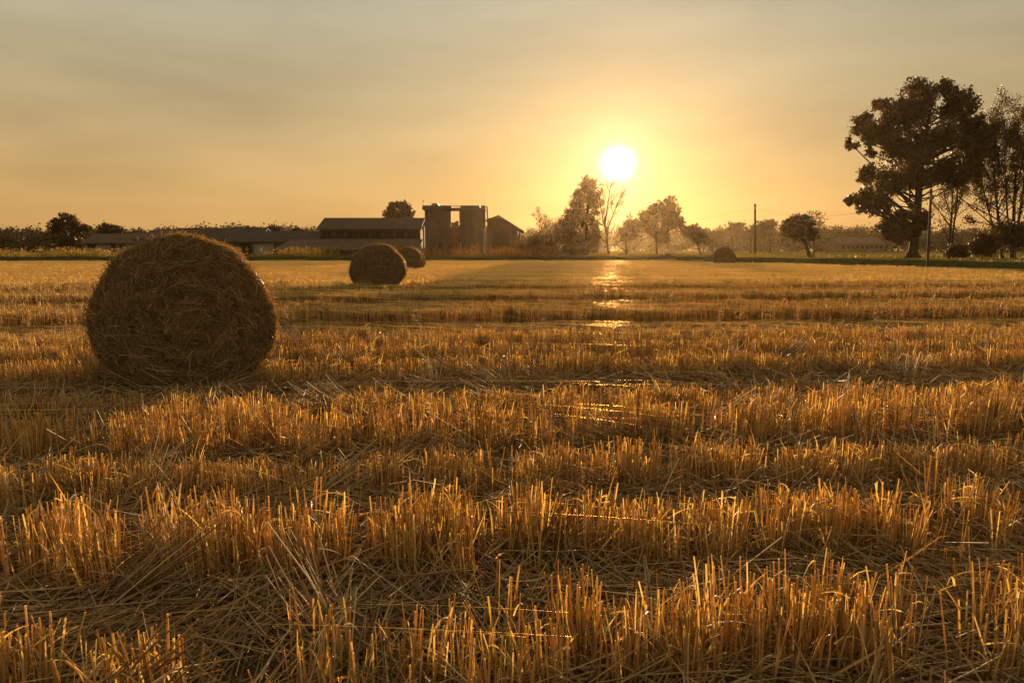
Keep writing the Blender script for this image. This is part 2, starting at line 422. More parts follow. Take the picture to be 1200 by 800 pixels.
# bent-over bundles leaning out of the rows
nb = 240
yb = np.sqrt(R.uniform(1.4 ** 2, 9 ** 2, nb)); xb = R.uniform(-1, 1, nb) * (.8 * yb + .5)
for x, y in zip(xb, yb):
    if not inside_field(np.array([x]), np.array([y]))[0] or not not_in_bale(np.array([[x, y]]))[0]: continue
    k = R.integers(8, 30); a = R.uniform(0, 2 * PI); e = R.uniform(.12, .7)
    az = a + R.normal(0, .13, k); el = np.clip(e + R.normal(0, .1, k), .02, 1.2)
    D = np.stack([np.cos(az) * np.cos(el), np.sin(az) * np.cos(el), np.sin(el)], -1)
    P3 = np.stack([x + R.normal(0, .05, k), y + R.normal(0, .05, k), np.abs(R.normal(.02, .02, k))], -1)
    tubes(mb, P3, D, R.uniform(.22, .5, k), np.full(k, .0034), np.full(k, .0024), R.normal(0, .05, k), K=2, sides=5)
tag(mb.build('loose_straw', M['litter']), 'loose cut straw lying flat in the gaps between the stubble rows', 'straw', kind='stuff')

# green regrowth between the rows
mb = MB(); n = 16000
y = np.sqrt(R.uniform(1.0, 18 ** 2, n)); x = R.uniform(-1, 1, n) * (.8 * y + 1)
keep = (np.sin(x * 1.3 + 1) + np.sin(y * 2.1 + x * .7) + R.normal(0, .7, n) > .9) & inside_field(x, y) & not_in_bale(np.stack([x, y], -1))
x, y = x[keep], y[keep]; n = len(x)
az = R.uniform(0, 2 * PI, n); el = R.normal(1.2, .25, n)
D = np.stack([np.cos(az) * np.cos(el), np.sin(az) * np.cos(el), np.sin(el)], -1)
strips(mb, np.stack([x, y, np.zeros(n)], -1), D, R.uniform(.06, .26, n), R.uniform(.003, .007, n), R.uniform(.05, .5, n), np.tile([0, 0, -1.], (n, 1)), K=4, taper=.1)
# leafy patch left of the middle of the field
n = 1500; x = R.normal(PX(355, 17), 1.3, n); y = R.normal(17, 1.6, n); k = not_in_bale(np.stack([x, y], -1)); x, y = x[k], y[k]; n = len(x)
az = R.uniform(0, 2 * PI, n); el = R.normal(1.1, .3, n); D = np.stack([np.cos(az) * np.cos(el), np.sin(az) * np.cos(el), np.sin(el)], -1)
strips(mb, np.stack([x, y, np.zeros(n)], -1), D, R.uniform(.15, .42, n), R.uniform(.01, .02, n), R.uniform(.1, .5, n), np.tile([0, 0, -1.], (n, 1)), K=3, taper=.1)
tag(mb.build('green_weeds', M['weed']), 'thin green weeds sprouting among the straw stubble', 'weeds', kind='stuff')

# gossamer: spider threads slung over the stubble tops
mb = MB(); n = 40000
k = np.floor(74 * R.random(n) ** .8).astype(int); v = ROW0 + ROWS * k + R.normal(0, .06, n); keep = (R.random(n) < np.where(v < 4, .04, np.where(v < 8, .12, 1))) & ~(((k % 5 == 0) | (k % 5 == 1)) & (k > 4)) & (R.random(n) < .5 + .5 * ((k * 7) % 3 == 0)); v = v[keep]; n = len(v)
u = R.uniform(-1, 1, n) * (.8 * v + 1); P = u[:, None] * eu + v[:, None] * ev
D2 = np.stack([np.ones(n), R.normal(.0, .2, n)], -1); D = nrm(np.concatenate([D2, R.normal(0, .03, (n, 1))], 1))
P3 = np.concatenate([P, (np.interp(v, [8, 24], [.285, .285]) + R.normal(0, .02, n))[:, None]], 1); ok = inside_field(P[:, 0] - 1, P[:, 1]) & inside_field(P[:, 0] + 3, P[:, 1]) & not_in_bale(P, 1.4); P3, D = P3[ok], D[ok]; n = len(P3)
v = v[ok]
tubes(mb, P3, D, R.uniform(.25, 1.3, n) * (1 + v * .03), np.full(n, .0001) + v * .00008, np.full(n, .0001) + v * .00008, -R.uniform(.01, .06, n), np.tile([0, 0, 1.], (n, 1)), K=4, sides=6)
tag(mb.build('spider_silk', M['silk']), 'fine glinting spider threads strung sideways across the stubble tops', 'spider silk', kind='stuff')

# ------------------------------------------------------------------ round bales
def bale(pos, D, Hh, Lg, yaw, label, nface, nside, wmul, seed, group='round straw bales lying in the field'):
    rg = np.random.default_rng(seed)
    root = empty('straw_bale', (pos[0], pos[1], 0), label, 'straw bale', group)
    rx = D / 2; topz = Hh * .54; cz = Hh - topz; lowz = cz + .02
    na, nl = 128, 20
    def ring(a, sc):
        c, s = np.cos(a), np.sin(a)
        e = 1.8; q = np.where(s > 0, (np.abs(c) ** e + np.abs(s) ** e) ** (-1 / e), 1); c, s = c * q, s * q
        x = rx * c * sc; z = np.maximum(np.where(s < 0, topz * .97, topz) * s * sc, -lowz * (.25 + .75 * sc))
        bump = .018 * (np.sin(a * 5 + seed) + np.sin(a * 9 + 2 * seed) * .6 + np.sin(a * 2 + seed * .7) * .9)
        return x * (1 + bump), z * (1 + bump * .8)
    A = np.linspace(0, 2 * PI, na, endpoint=False)
    V = []; levels = []
    rings = [(.02, -.035), (.18, -.06), (.33, -.005), (.46, -.055), (.58, .0), (.7, -.035), (.78, -.005), (.86, 0), (.94, .02), (.985, .06), (1.0, .12)]
    side = [(1.0 + .012 * math.sin(i * 2.1), t) for i, t in enumerate(np.linspace(.2, Lg - .2, 9))]
    back = [(s_, Lg - y_) for s_, y_ in reversed(rings)]
    allr = rings + side + back
    for (sc, y_) in allr:
        x, z = ring(A, sc)
        nz = .02 * (np.sin(x * 9 + y_ * 11 + seed) * np.sin(z * 8 - y_ * 7)) + rg.normal(0, .006, na)
        V.append(np.stack([x + nz * np.cos(A), np.full(na, y_) + nz * (.7 if sc < .95 else 0) , z + cz + nz * np.sin(A)], -1))
    V = np.concatenate(V); c, s = math.cos(yaw), math.sin(yaw)
    rot = np.array([[c, -s, 0], [s, c, 0], [0, 0, 1]])
    F = []
    for i in range(len(allr) - 1):
        for j in range(na):
            j2 = (j + 1) % na; F.append((i * na + j, i * na + j2, (i + 1) * na + j2, (i + 1) * na + j))
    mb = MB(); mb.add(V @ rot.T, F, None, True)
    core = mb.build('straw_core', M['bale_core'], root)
    # the straw itself
    mb = MB()
    n = nface                                              # end face: stalks coil loosely round the centre
    a = rg.uniform(0, 2 * PI, n); q = np.sqrt(rg.uniform(.0, 1, n))
    x, z = ring(a, q * .985)
    T = np.stack([-np.sin(a) * 1.0, np.zeros(n), np.cos(a)], -1)
    jit = rg.normal(0, .62, (n, 3)) * np.array([1, .13, 1]) * (1.35 - .5 * q)[:, None]
    Dd = nrm(T + jit); Dd[:, 1] = np.where(rg.random(n) < .85, -np.abs(Dd[:, 1]) * .6, Dd[:, 1]); Dd = nrm(Dd)
    Lh = rg.uniform(.05, .22, n)
    yy = np.interp(q, [r_[0] for r_ in rings], [r_[1] for r_ in rings]) - rg.uniform(-.004, .03, n)
    P = np.stack([x, yy, z + cz], -1) - Dd * (Lh * .5)[:, None]
    bd = np.stack([-np.cos(a), np.zeros(n), -np.sin(a)], -1)
    strips(mb, P @ rot.T, Dd @ rot.T, Lh, rg.uniform(.0025, .006, n) * wmul, rg.normal(.12, .2, n), bd @ rot.T, K=3, taper=.5, rnd=np.clip(rg.beta(1.2, 2.0, n), 0, 1), hint=np.tile(rot @ np.array([0, -1, 0.]), (n, 1)) + rg.normal(0, .6, (n, 3)))
    n = nside                                              # wound side
    a = rg.uniform(-.5, PI + .5, n); t = rg.uniform(-.01, 1.01, n)
    x, z = ring(a, 1.0)
    T = np.stack([-np.sin(a), np.zeros(n), np.cos(a)], -1) * np.where(rg.random(n) < .5, 1, -1)[:, None]
    O = np.stack([np.cos(a), np.zeros(n), np.sin(a)], -1)
    Dd = nrm(T + rg.normal(0, .24, (n, 3)) + O * np.abs(rg.normal(0, .13, n))[:, None])
    Lh = rg.uniform(.04, .14, n)
    P = np.stack([x, .02 + t * (Lg - .04), z + cz], -1) + O * .004 - T * (Lh * .3)[:, None]
    strips(mb, P @ rot.T, Dd @ rot.T, Lh, rg.uniform(.0025, .006, n) * wmul, rg.uniform(0, .5, n), (-O) @ rot.T, K=3, taper=.5, rnd=np.clip(rg.beta(1.8, 2, n), 0, 1))
    o = mb.build('straw_stalks', M['bale_straw'], root); o['kind'] = 'stuff'
    return root

aim = math.atan2(-b1[0], b1[1])
r1 = bale(b1, 1.5, 1.40, 1.25, math.radians(24), 'large round straw bale on the left, nearest to the camera', 22000, 8000, 1.15, 3)
mb = MB()                                                 # long stalks trailing off its right side
c0 = np.array([b1[0] + .83, b1[1] + .15, .62])
for q in range(7):
    p = c0 + R.normal(0, .03, 3); e = p + np.array([.30 + R.normal(0, .06), -.1 + R.normal(0, .08), -.5 + R.normal(0, .06)])
    mid = (p + e) / 2 + np.array([.03, 0, .05])
    path_tube(mb, [p, mid, e], [.003, .003, .002], 5)
o = mb.build('trailing_stalks', M['bale_straw'], r1, loc=(b1[0], b1[1], 0)); 
bale(b2, 1.70, 1.42, 1.25, math.radians(6), 'round straw bale half in front of another bale, both before the long barn', 9000, 4000, 2.2, 8)
bale(b3, 1.54, 1.38, 1.25, math.radians(-6), 'small distant straw bale partly hidden behind another, below the silos', 3000, 2500, 4, 5)
bale(b4, 1.36, 1.40, 1.15, math.radians(3), 'distant straw bale alone at the field edge, right of the sun', 3000, 2500, 4, 14)

# ------------------------------------------------------------------ trees
def lobe_tree(name, label, cat, Y, trunk, lobes, leaf, per_clump, mat, nclump=12, group=None, depth=.6, fill=1.0, twig=True, seed=1):
    """trunk: (px,py,radius in px) from the ground up; lobes: (px,py,radius in px), traced crown masses given their own depth"""
    rg = np.random.default_rng(seed); s = Y / FPX
    tp = [at(a, b, Y) for a, b, _ in trunk]; tr = [max(r * s, .02) for *_, r in trunk]
    tp[0][2] = LAND - .1
    root = empty(name, (tp[0][0], Y, LAND), label, cat, group); loc = (tp[0][0], Y, LAND)
    L = np.array([at(a, b, Y) for a, b, _ in lobes]); rad = np.array([r * s for *_, r in lobes])
    cx = L[:, 0].mean(); half = max(np.ptp(L[:, 0]) / 2, rad.max())
    if len(L) > 3:                                         # foliage between neighbouring masses
        dd = np.linalg.norm(L[:, None] - L[None], axis=-1) + np.eye(len(L)) * 1e3
        for i in range(len(lobes)):
            for j in np.argsort(dd[i])[:3]:
                if dd[i, j] < 1.35 * (rad[i] + rad[j]): L = np.vstack([L, (L[i] + L[j]) / 2]); rad = np.append(rad, .72 * min(rad[i], rad[j]))
    room = np.sqrt(np.clip(1 - ((L[:, 0] - cx) / (half * 1.25)) ** 2, .1, 1)) * half * depth
    L[:, 1] += rg.uniform(-1, 1, len(L)) * room
    mb = MB(); path_tube(mb, tp, tr, 10)
    if tr[0] > .15:                                        # root flare
        for k in range(6):
            a = k * PI / 3 + rg.uniform(-.3, .3); e = tp[0] + np.array([math.cos(a), math.sin(a), 0]) * tr[0] * 1.7
            path_tube(mb, [tp[0] + np.array([0, 0, tr[0] * 2.0]), (tp[0] + e) / 2 + np.array([0, 0, tr[0] * .5]), e], [tr[0] * .5, tr[0] * .45, tr[0] * .2], 6)
    tpa = np.array([np.array(tp[i]) * (1 - f) + np.array(tp[i + 1]) * f for i in range(len(tp) - 1) for f in np.arange(8) / 8] + [tp[-1]])
    tr = [tr[i] * (1 - f) + tr[i + 1] * f for i in range(len(tr) - 1) for f in np.arange(8) / 8] + [tr[-1]]
    C, rn = [], []
    for c, r in zip(L, rad):
        hd = math.hypot(c[0] - tpa[-1][0], c[1] - tpa[-1][1]); want = c[2] - (.25 + .5 * rg.random()) * hd
        lo = len(tpa) // 4; cand = [i for i in range(lo, len(tpa)) if tpa[i][2] < c[2] - .05] or [lo]
        i = min(cand, key=lambda q: abs(tpa[q][2] - want)); st = tpa[i]; ln = np.linalg.norm(c - st)
        r0 = min(tr[i] * .6, .012 + ln * .015)
        mid = st + (c - st) * .5 + np.array([0, 0, rg.uniform(-.1, .08) * ln]) + rg.normal(0, .07 * ln, 3)
        path_tube(mb, [st, mid, c], [r0, r0 * .75, r0 * .4], 6)
        u = nrm(rg.normal(size=(nclump, 3))) * (rg.uniform(.25, 1.35, nclump) ** .55)[:, None] * np.array([1, 1, .9])
        cc = c + u * r * .9
        if twig:
            d = cc - c; ln = np.linalg.norm(d, axis=1); tubes(mb, np.tile(c, (nclump, 1)), nrm(d), ln, np.full(nclump, max(r0 * .4, .012)), np.full(nclump, .008), rg.normal(0, .1, nclump), K=2, sides=4)
        m = max(1, int(per_clump * fill)); 
        off = rg.normal(size=(nclump, m, 3)) * r * .19
        C.append((cc[:, None] + off).reshape(-1, 3)); rn.append(np.clip(np.repeat(rg.beta(2, 2, nclump), m) + rg.normal(0, .15, nclump * m), 0, 1))
    mb.build('trunk', M['bark'], root, loc)
    mb = MB(); C = np.concatenate(C); rn = np.concatenate(rn)
    ok = C[:, 2] > LAND + .15
    leaves(mb, C[ok], leaf * rg.uniform(.6, 1.35, ok.sum()), rn[ok]); mb.build('crown', mat, root, loc)
    return root

def bare_tree(name, label, cat, Y, trunk, leafy=0, group=None, seed=1, spread=.62, levels=3, n1=12, leaf=.16, mat='leaf_dark', lenr=.42, rmin=.012):
    """trunk: list of stems, each (px0, py0, px1, py1, radius px); every stem branches three times into fine twigs"""
    rg = np.random.default_rng(seed); s = Y / FPX
    b0 = at(trunk[0][0], trunk[0][1], Y); root = empty(name, (b0[0], Y, LAND), label, cat, group); loc = (b0[0], Y, LAND)
    mb = MB(); tips = []
    for (x0, y0, x1, y1, r) in trunk:
        p = at(x0, y0, Y); e = at(x1, y1, Y + rg.uniform(-.5, .5)); p[2] = min(p[2], LAND - .05) if y0 > 296 else p[2]
        P = p[None]; D = nrm((e - p)[None]); Lg = np.array([np.linalg.norm(e - p)]); r0 = np.array([max(r * s, .02)])
        for lv in range(levels + 1):
            K = 5 if lv == 0 else 3; n = len(P); bend = rg.normal(0, .06 + .05 * lv, n)
            if lv: bend = np.abs(bend) * 1.3
            Bd = nrm(np.tile([0, 0, 1.], (n, 1)) + rg.normal(0, .4, (n, 3))) if lv else nrm(rg.normal(size=(n, 3)) * [1, 1, 0])
            tubes(mb, P, D, Lg, r0, np.maximum(r0 * (.3 if lv == 0 else .35), .005), bend, Bd, K=K, sides=8 if lv == 0 else 4)
            if lv == levels: tips.append(P + D * (Lg * rg.uniform(.2, 1, n))[:, None]); tips.append(P + D * (Lg * rg.uniform(.2, 1, n))[:, None]); break
            m = n1 if lv == 0 else (7 if lv == 1 else 6)
            t = rg.uniform(.22 if lv == 0 else .2, 1, (n, m)); t[:, 0] = 1
            Pn = P[:, None] + D[:, None] * (Lg[:, None] * t)[..., None] + Bd[:, None] * ((bend * Lg)[:, None] * t ** 2)[..., None]
            az = rg.normal(size=(n, m, 3)); perp = nrm(az - (az * D[:, None]).sum(-1, keepdims=True) * D[:, None])
            ang = rg.uniform(.55, 1.25, (n, m)) * spread / .62 * (1 - .35 * t)
            Dn = nrm(D[:, None] * np.cos(ang)[..., None] + perp * np.sin(ang)[..., None] + np.array([0, 0, .16]))
            Ln = Lg[:, None] * lenr * (1.25 - .7 * t) * rg.uniform(.7, 1.25, (n, m))
            rn = np.maximum(r0[:, None] * (.5 - .25 * t), rmin * (.75 if lv == 2 else 1))
            P, D, Lg, r0 = Pn.reshape(-1, 3), Dn.reshape(-1, 3), Ln.ravel(), rn.ravel()
    mb.build('trunk', M['bark'], root, loc)
    if leafy:
        T = np.concatenate(tips); T = T[rg.random(len(T)) < leafy]; C = (T[:, None] + rg.normal(0, .22, (len(T), 8, 3))).reshape(-1, 3)
        mb = MB(); leaves(mb, C, leaf * rg.uniform(.6, 1.3, len(C)), rg.random(len(C))); mb.build('crown', M[mat], root, loc)
    return root

def cl(lst, ox, oy, sc): return [(ox + x / sc, oy + y / sc, r / sc) for x, y, r in lst]
BIG = [(380, 75, 42), (335, 105, 38), (440, 108, 42), (225, 92, 33), (213, 150, 38), (300, 170, 52), (400, 170, 58), (470, 165, 34), (115, 200, 36), (165, 235, 42), (230, 230, 52), (330, 250, 62), (430, 265, 58), (535, 190, 40), (560, 235, 38), (520, 295, 48), (560, 300, 34), (92, 285, 27), (150, 305, 26), (240, 330, 56), (340, 350, 66), (440, 360, 48), (525, 365, 42), (505, 415, 28), (98, 400, 34), (160, 425, 46), (230, 420, 52), (300, 430, 56), (390, 415, 42), (73, 490, 26), (125, 515, 38), (185, 560, 32), (250, 490, 40), (95, 535, 22), (270, 585, 46), (320, 600, 32), (250, 635, 42), (305, 640, 30), (232, 668, 24), (450, 420, 36), (380, 300, 60), (280, 300, 55), (420, 455, 26)]
lobe_tree('oak_tree', 'tallest tree, dense dark rounded crown on a thick trunk, right of the field', 'tree', 67,
          [(1069.5, 303.5, 6.5), (1070, 298, 5.3), (1072, 275, 4.6), (1075, 248, 4.2), (1077, 220, 3.6), (1080, 190, 2.8), (1086, 150, 1.8), (1092, 118, .8)],
          cl([(300 + (x - 300) * .93, y, r_) for x, y, r_ in BIG], 980, 80, 3.332), .25, 23, M['leaf_dark'], 20, depth=.75, seed=4)

GR = 'bare trees and thicket at the right edge'
bare_tree('bare_tree', 'slim twin stemmed bare tree just right of the leaning pole', 'tree', 66, [(1112, 303, 1117, 215, 1.6), (1114, 296, 1128, 190, 1.2)], .15, GR, seed=7, n1=12, lenr=.36)
bare_tree('bare_tree', 'tall thin leaved tree behind the low thicket, straight grey stem', 'tree', 68, [(1175, 303, 1158, 150, 1.9), (1172, 290, 1140, 200, 1.2)], .65, GR, seed=12, n1=15, lenr=.34)
bare_tree('bare_tree', 'tall sparse tree cut by the right picture edge, several leaning stems', 'tree', 67, [(1186, 303, 1192, 140, 2.2), (1188, 296, 1212, 150, 1.8), (1184, 294, 1172, 170, 1.4)], .85, GR, seed=23, n1=15, lenr=.36)
def shrub(label, px, Y, w_px, top, seed, mat='leaf_dark', name='shrub', group=None, leaf=.16, base=303, fill=1.0):
    rg = np.random.default_rng(seed); h = base - top
    lob = [(px + rg.uniform(-.5, .5) * w_px * .8, base - h * (.15 + .55 * rg.random() * .99), h * rg.uniform(.22, .36)) for _ in range(9)]
    return lobe_tree(name, label, 'shrub', Y, [(px, base, .8), (px, base - h * .3, .6), (px, base - h * .6, .4)], lob, leaf, 34, M[mat], 10, group, depth=.9, seed=seed, fill=fill)
GS = 'dark shrubs under the bare trees on the right'
shrub('low rounded dark shrub at the foot of the twin stemmed bare tree', 1124, 65, 26, 284, 31, group=GS)
shrub('dense dark shrub between the low rounded shrub and the tall thicket', 1151, 66, 30, 268, 32, group=GS)
shrub('tallest dark thicket at the right picture edge under the sparse trees', 1190, 65, 42, 240, 33, group=GS)

# trees round the sun
GC = 'trees on the far bank below the sun'
DS = 105
lobe_tree('evergreen_tree', 'tallest cone shaped tree directly left of the sun', 'tree', DS, [(686, 302, 3), (687, 285, 2.6), (688, 255, 1.8), (690, 222, .8)],
          [(690, 212, 8), (684, 222, 10), (694, 225, 10), (677, 234, 10), (690, 240, 13), (700, 238, 8), (672, 246, 10), (684, 255, 14), (696, 258, 12), (664, 258, 9), (674, 266, 13), (690, 275, 14), (657, 270, 9), (664, 279, 11), (678, 287, 12), (652, 282, 7), (700, 275, 8), (692, 291, 9)], .27, 26, M['leaf_gold'], 13, GC, seed=41)
bare_tree('bare_tree', 'upright leafless tree directly below the sun, beside the cone shaped tree', 'tree', 100, [(714, 303, 708, 255, 1.8), (709, 262, 716, 218, 1.0), (709, 268, 700, 228, .9), (711, 272, 724, 232, .9)], .04, GC, seed=44, n1=8, lenr=.38, rmin=.02)
bare_tree('bare_tree', 'small wispy bare tree right of the gabled house', 'tree', 104, [(645, 303, 640, 262, 1.0), (643, 290, 630, 254, .7), (644, 288, 652, 262, .6)], .12, GC, seed=46, n1=9, lenr=.36, rmin=.018, mat='leaf_gold')
lobe_tree('broadleaf_tree', 'broad crowned tree with a thin straight stem, right of the sun', 'tree', 108, [(770, 303, 1.5), (769, 280, 1.2), (768, 262, .9), (768, 245, .5)],
          [(775, 240, 8), (785, 238, 8), (790, 247, 8), (766, 246, 8), (758, 250, 8), (752, 258, 8), (764, 260, 10), (778, 254, 11), (793, 258, 7), (784, 265, 10), (770, 272, 9), (757, 268, 8), (797, 264, 5), (780, 280, 8)], .28, 30, M['leaf_gold'], 11, GC, seed=51)
lobe_tree('broadleaf_tree', 'small thin crowned tree between the leafless tree and the broad crowned tree', 'tree', 112, [(734, 303, 1.2), (734, 285, 1), (735, 268, .6)],
          [(738, 258, 7), (745, 264, 6), (730, 266, 6), (740, 270, 8), (728, 276, 6), (735, 282, 7), (746, 276, 6)], .26, 18, M['leaf_gold'], 10, GC, seed=52)
lobe_tree('broadleaf_tree', 'low leaning tree at the right end of the trees below the sun', 'tree', 110, [(822, 303, 1.2), (818, 288, 1), (813, 275, .6)],
          [(810, 268, 6), (816, 272, 7), (823, 274, 6), (806, 274, 6), (814, 280, 7), (826, 282, 5), (803, 268, 4)], .26, 34, M['leaf_gold'], 11, GC, seed=53)
GB = 'low bushes beside the gabled house and trees'
shrub('small round dark bush against the right wall of the gabled house', 616, 98, 12, 277, 61, 'leaf_dark', 'bush', GB, .2, 300)
shrub('taller loose bush behind the round dark bush', 628, 103, 18, 268, 62, 'leaf_gold', 'bush', GB, .2, 302)
shrub('reddish bush left of the foot of the cone shaped tree', 640, 99, 20, 277, 63, 'leaf_gold', 'bush', GB, .2, 302)
shrub('low bush under the cone shaped tree', 668, 97, 26, 284, 64, 'leaf_gold', 'bush', GB, .2, 303)
shrub('tiny round bush on the grass under the broad crowned tree', 785, 95, 10, 295, 65, 'leaf_dark', 'bush', GB, .18, 303)

# trees elsewhere
lobe_tree('round_tree', 'lone tree with a leaning trunk and round brown crown, in the right meadow', 'tree', 75, [(949, 304, 2.4), (947, 295, 2.0), (944, 287, 1.8), (940, 276, 1.2), (936, 262, .8)],
          [(928, 258, 8), (937, 255, 8), (945, 258, 7), (920, 264, 7), (930, 268, 10), (942, 268, 10), (950, 266, 6), (955, 276, 6), (936, 278, 8), (926, 277, 7), (948, 280, 6), (918, 272, 5)], .2, 15, M['leaf_dark'], 12, 'single trees of the plain', seed=71)
bare_tree('bare_tree', 'twiggy bare sapling against the right side of the lone meadow tree', 'tree', 78, [(953, 303, 956, 256, .7)], .05, 'single trees of the plain', seed=72, n1=14, lenr=.4)
lobe_tree('round_tree', 'bushy dark tree standing left of the white cottage', 'tree', 120, [(80, 300, 2), (80, 288, 1.6), (81, 270, 1)],
          [(74, 256, 6), (84, 255, 6), (66, 264, 7), (78, 266, 10), (91, 264, 7), (97, 268, 5), (70, 276, 9), (84, 278, 10), (66, 287, 7), (78, 290, 8), (92, 280, 7), (104, 268, 4), (88, 290, 6)], .3, 34, M['leaf_dark'], 11, 'single trees of the plain', seed=73)
lobe_tree('round_tree', 'dark tree rising behind the white cottage roof', 'tree', 140, [(128, 300, 1.5), (128, 285, 1.2), (128, 274, .8)],
          [(117, 268, 5), (125, 266, 5), (134, 266, 6), (141, 269, 4), (128, 273, 7), (138, 275, 6), (117, 276, 5)], .3, 34, M['leaf_dark'], 11, 'single trees of the plain', seed=74)
lobe_tree('round_tree', 'round topped tree showing above the barn roof next to the silos', 'tree', 135, [(468, 300, 2), (468, 270, 1.6), (468, 255, 1.2), (468, 246, .7)],
          [(460, 241, 5), (468, 240, 5), (476, 240, 5), (453, 249, 5), (462, 249, 6), (472, 248, 6), (481, 250, 5), (466, 256, 6), (478, 257, 5), (455, 256, 5)], .3, 26, M['leaf_dark'], 11, 'single trees of the plain', seed=75)
for q, (px, tp_, w_, lab) in enumerate([(295, 264, 7, 'leftmost small treetop above the long farm roof'), (319, 263.5, 9, 'largest small treetop above the long farm roof'), (350, 265.5, 10, 'small treetop above the long farm roof close to the barn')]):
    lobe_tree('round_tree', lab, 'tree', 150, [(px, 300, 1.2), (px, 285, 1), (px, 272, .6)], [(px - w_ * .6, tp_ + 5, 4), (px + w_ * .6, tp_ + 5, 4), (px, tp_ + 4, 4.2), (px, tp_ + 9, 5), (px - w_ * .5, tp_ + 11, 4), (px + w_ * .5, tp_ + 11, 4)], .3, 26, M['leaf_dark'], 9, 'treetops behind the long farm roof', seed=80 + q)
lobe_tree('round_tree', 'small treetop seen through the gap between the two silos', 'tree', 150, [(532, 300, 1), (532, 280, .8), (532, 268, .5)], [(530, 264, 3), (534, 262, 3), (532, 268, 4), (537, 267, 3), (527, 269, 3)], .3, 26, M['leaf_dark'], 9, 'single trees of the plain', seed=85)
for q, (px, tp_, w_, lab) in enumerate([(858, 257, 11, 'hazy round tree right of the lone field edge bale, left of the tall pole'), (880, 259, 9, 'hazy dark tree directly behind the tall pole'), (902, 256, 12, 'hazy pale tree between the tall pole and the lone meadow tree'), (835, 268, 9, 'hazy low tree above the field edge bale')]):
    rg = np.random.default_rng(90 + q)
    lobe_tree('round_tree', lab, 'tree', 170, [(px, 299, 1.2), (px, 285, 1), (px, tp_ + 12, .6)], [(px + rg.uniform(-1, 1) * w_, tp_ + 4 + rg.uniform(0, 14) + (2 if k_ else 0), 4.5) for k_ in range(10)], .32, 22, M['leaf_far'], 9, 'hazy trees beyond the right meadow', seed=90 + q)

# far woods along the horizon: one mass
mbf = MB(); C = []; T = []
rg = np.random.default_rng(5)
for row, (Y, top0) in enumerate(((250, 266.5), (275, 265.5))):
    x = -.82 * Y
    while x < .84 * Y:
        px = 600 + x / Y * FPX * .99
        top = top0 + 1.6 * lump(x * .05, row) + rg.normal(0, .9) + (2.5 if 600 < px < 830 else 0) + (1.5 if px < 200 else 0)
        H = PZ(top, Y) - LAND; r = H * rg.uniform(.2, .3)
        for q in range(7):
            hz = LAND + H * rg.uniform(.12, .84); c = np.array([x + rg.normal(0, r * .9), Y + rg.normal(0, 3), hz])
            C.append(c + rg.normal(size=(100, 3)) * r * .5 * np.array([1, 1, .85]))
        T.append((x, Y, H)); x += rg.uniform(2.2, 4.6)
C = np.concatenate(C); C = C[C[:, 2] > LAND]
leaves(mbf, C, .9 * rg.uniform(.6, 1.3, len(C)), rg.random(len(C)))
T = np.array(T); tubes(mbf, np.stack([T[:, 0], T[:, 1], np.full(len(T), LAND - .1)], -1), np.tile([0, 0, 1.], (len(T), 1)), T[:, 2] * .6, np.full(len(T), .18), np.full(len(T), .08))
tag(mbf.build('far_woods', M['leaf_far']), 'hazy belt of distant woods along the whole horizon', 'woods', kind='stuff')

# ------------------------------------------------------------------ weeds and grass on the bank
def along(n, o0, o1, x0, x1):
    sel = [i for i in range(len(bp)) if x0 <= bp[i][0] <= x1 and bp[i][1] > 20]
    i = R.choice(sel[:-1], n); f = R.random(n)[:, None]; p = bp[i] * (1 - f) + bp[i + 1] * f
    return p + bn[i] * R.uniform(o0, o1, n)[:, None], None
def profz(o): return np.interp(o, [a for a, _ in PROF], [b for _, b in PROF])
def blades(mb, n, o0, o1, x0, x1, h0, h1, w, elev=1.25, patch=None, K=2):
    sel = [i for i in range(len(bp) - 1) if x0 <= bp[i][0] <= x1 and bp[i][1] > 15]
    i = R.choice(sel, n); f = R.random(n)[:, None]; o = R.uniform(o0, o1, n)
    p = bp[i] * (1 - f) + bp[i + 1] * f + bn[i] * o[:, None]
    if patch is not None:
        k = lump(p[:, 0] * patch, 1.0) + R.normal(0, .35, n) > -.15; p, o = p[k], o[k]; n = len(p)
    az = R.uniform(0, 2 * PI, n); el = R.normal(elev, .25, n)
    D = np.stack([np.cos(az) * np.cos(el), np.sin(az) * np.cos(el), np.sin(el)], -1)
    hv = R.uniform(h0, h1, n) * (1 + .25 * lump(p[:, 0] * .45, 4))
    strips(mb, np.concatenate([p, (profz(o) - .03)[:, None]], 1), D, hv, w * R.uniform(.6, 1.4, n), R.uniform(.05, .5, n), np.tile([0, 0, -1.], (n, 1)), K=K, taper=.15)
    return p, o, hv
mb = MB()
blades(mb, 9000, 1.3, 2.4, -62, 16.5, .05, .15, .02)
blades(mb, 9000, 1.1, 2.6, 13, 34, .05, .18, .014)
blades(mb, 30000, 5.2, 12, -62, 30, .08, .28, .03)
n = 26000; x = R.uniform(-70, 75, n); y = R.uniform(72, 120, n); az = R.uniform(0, 2 * PI, n); el = R.normal(1.2, .25, n)
strips(mb, np.stack([x, y, np.full(n, LAND - .02)], -1), np.stack([np.cos(az) * np.cos(el), np.sin(az) * np.cos(el), np.sin(el)], -1), R.uniform(.1, .3, n), R.uniform(.03, .07, n), K=1, taper=.2)
n = 9000; x = R.uniform(24, 62, n); y = R.uniform(40, 72, n); k = (x - np.interp(y, [28, 36, 46, 56, 61.5, 72], [31, 27, 23, 18, 15, 10])) > 10; x, y = x[k], y[k]; n = len(x); az = R.uniform(0, 2 * PI, n); el = R.normal(1.2, .25, n)
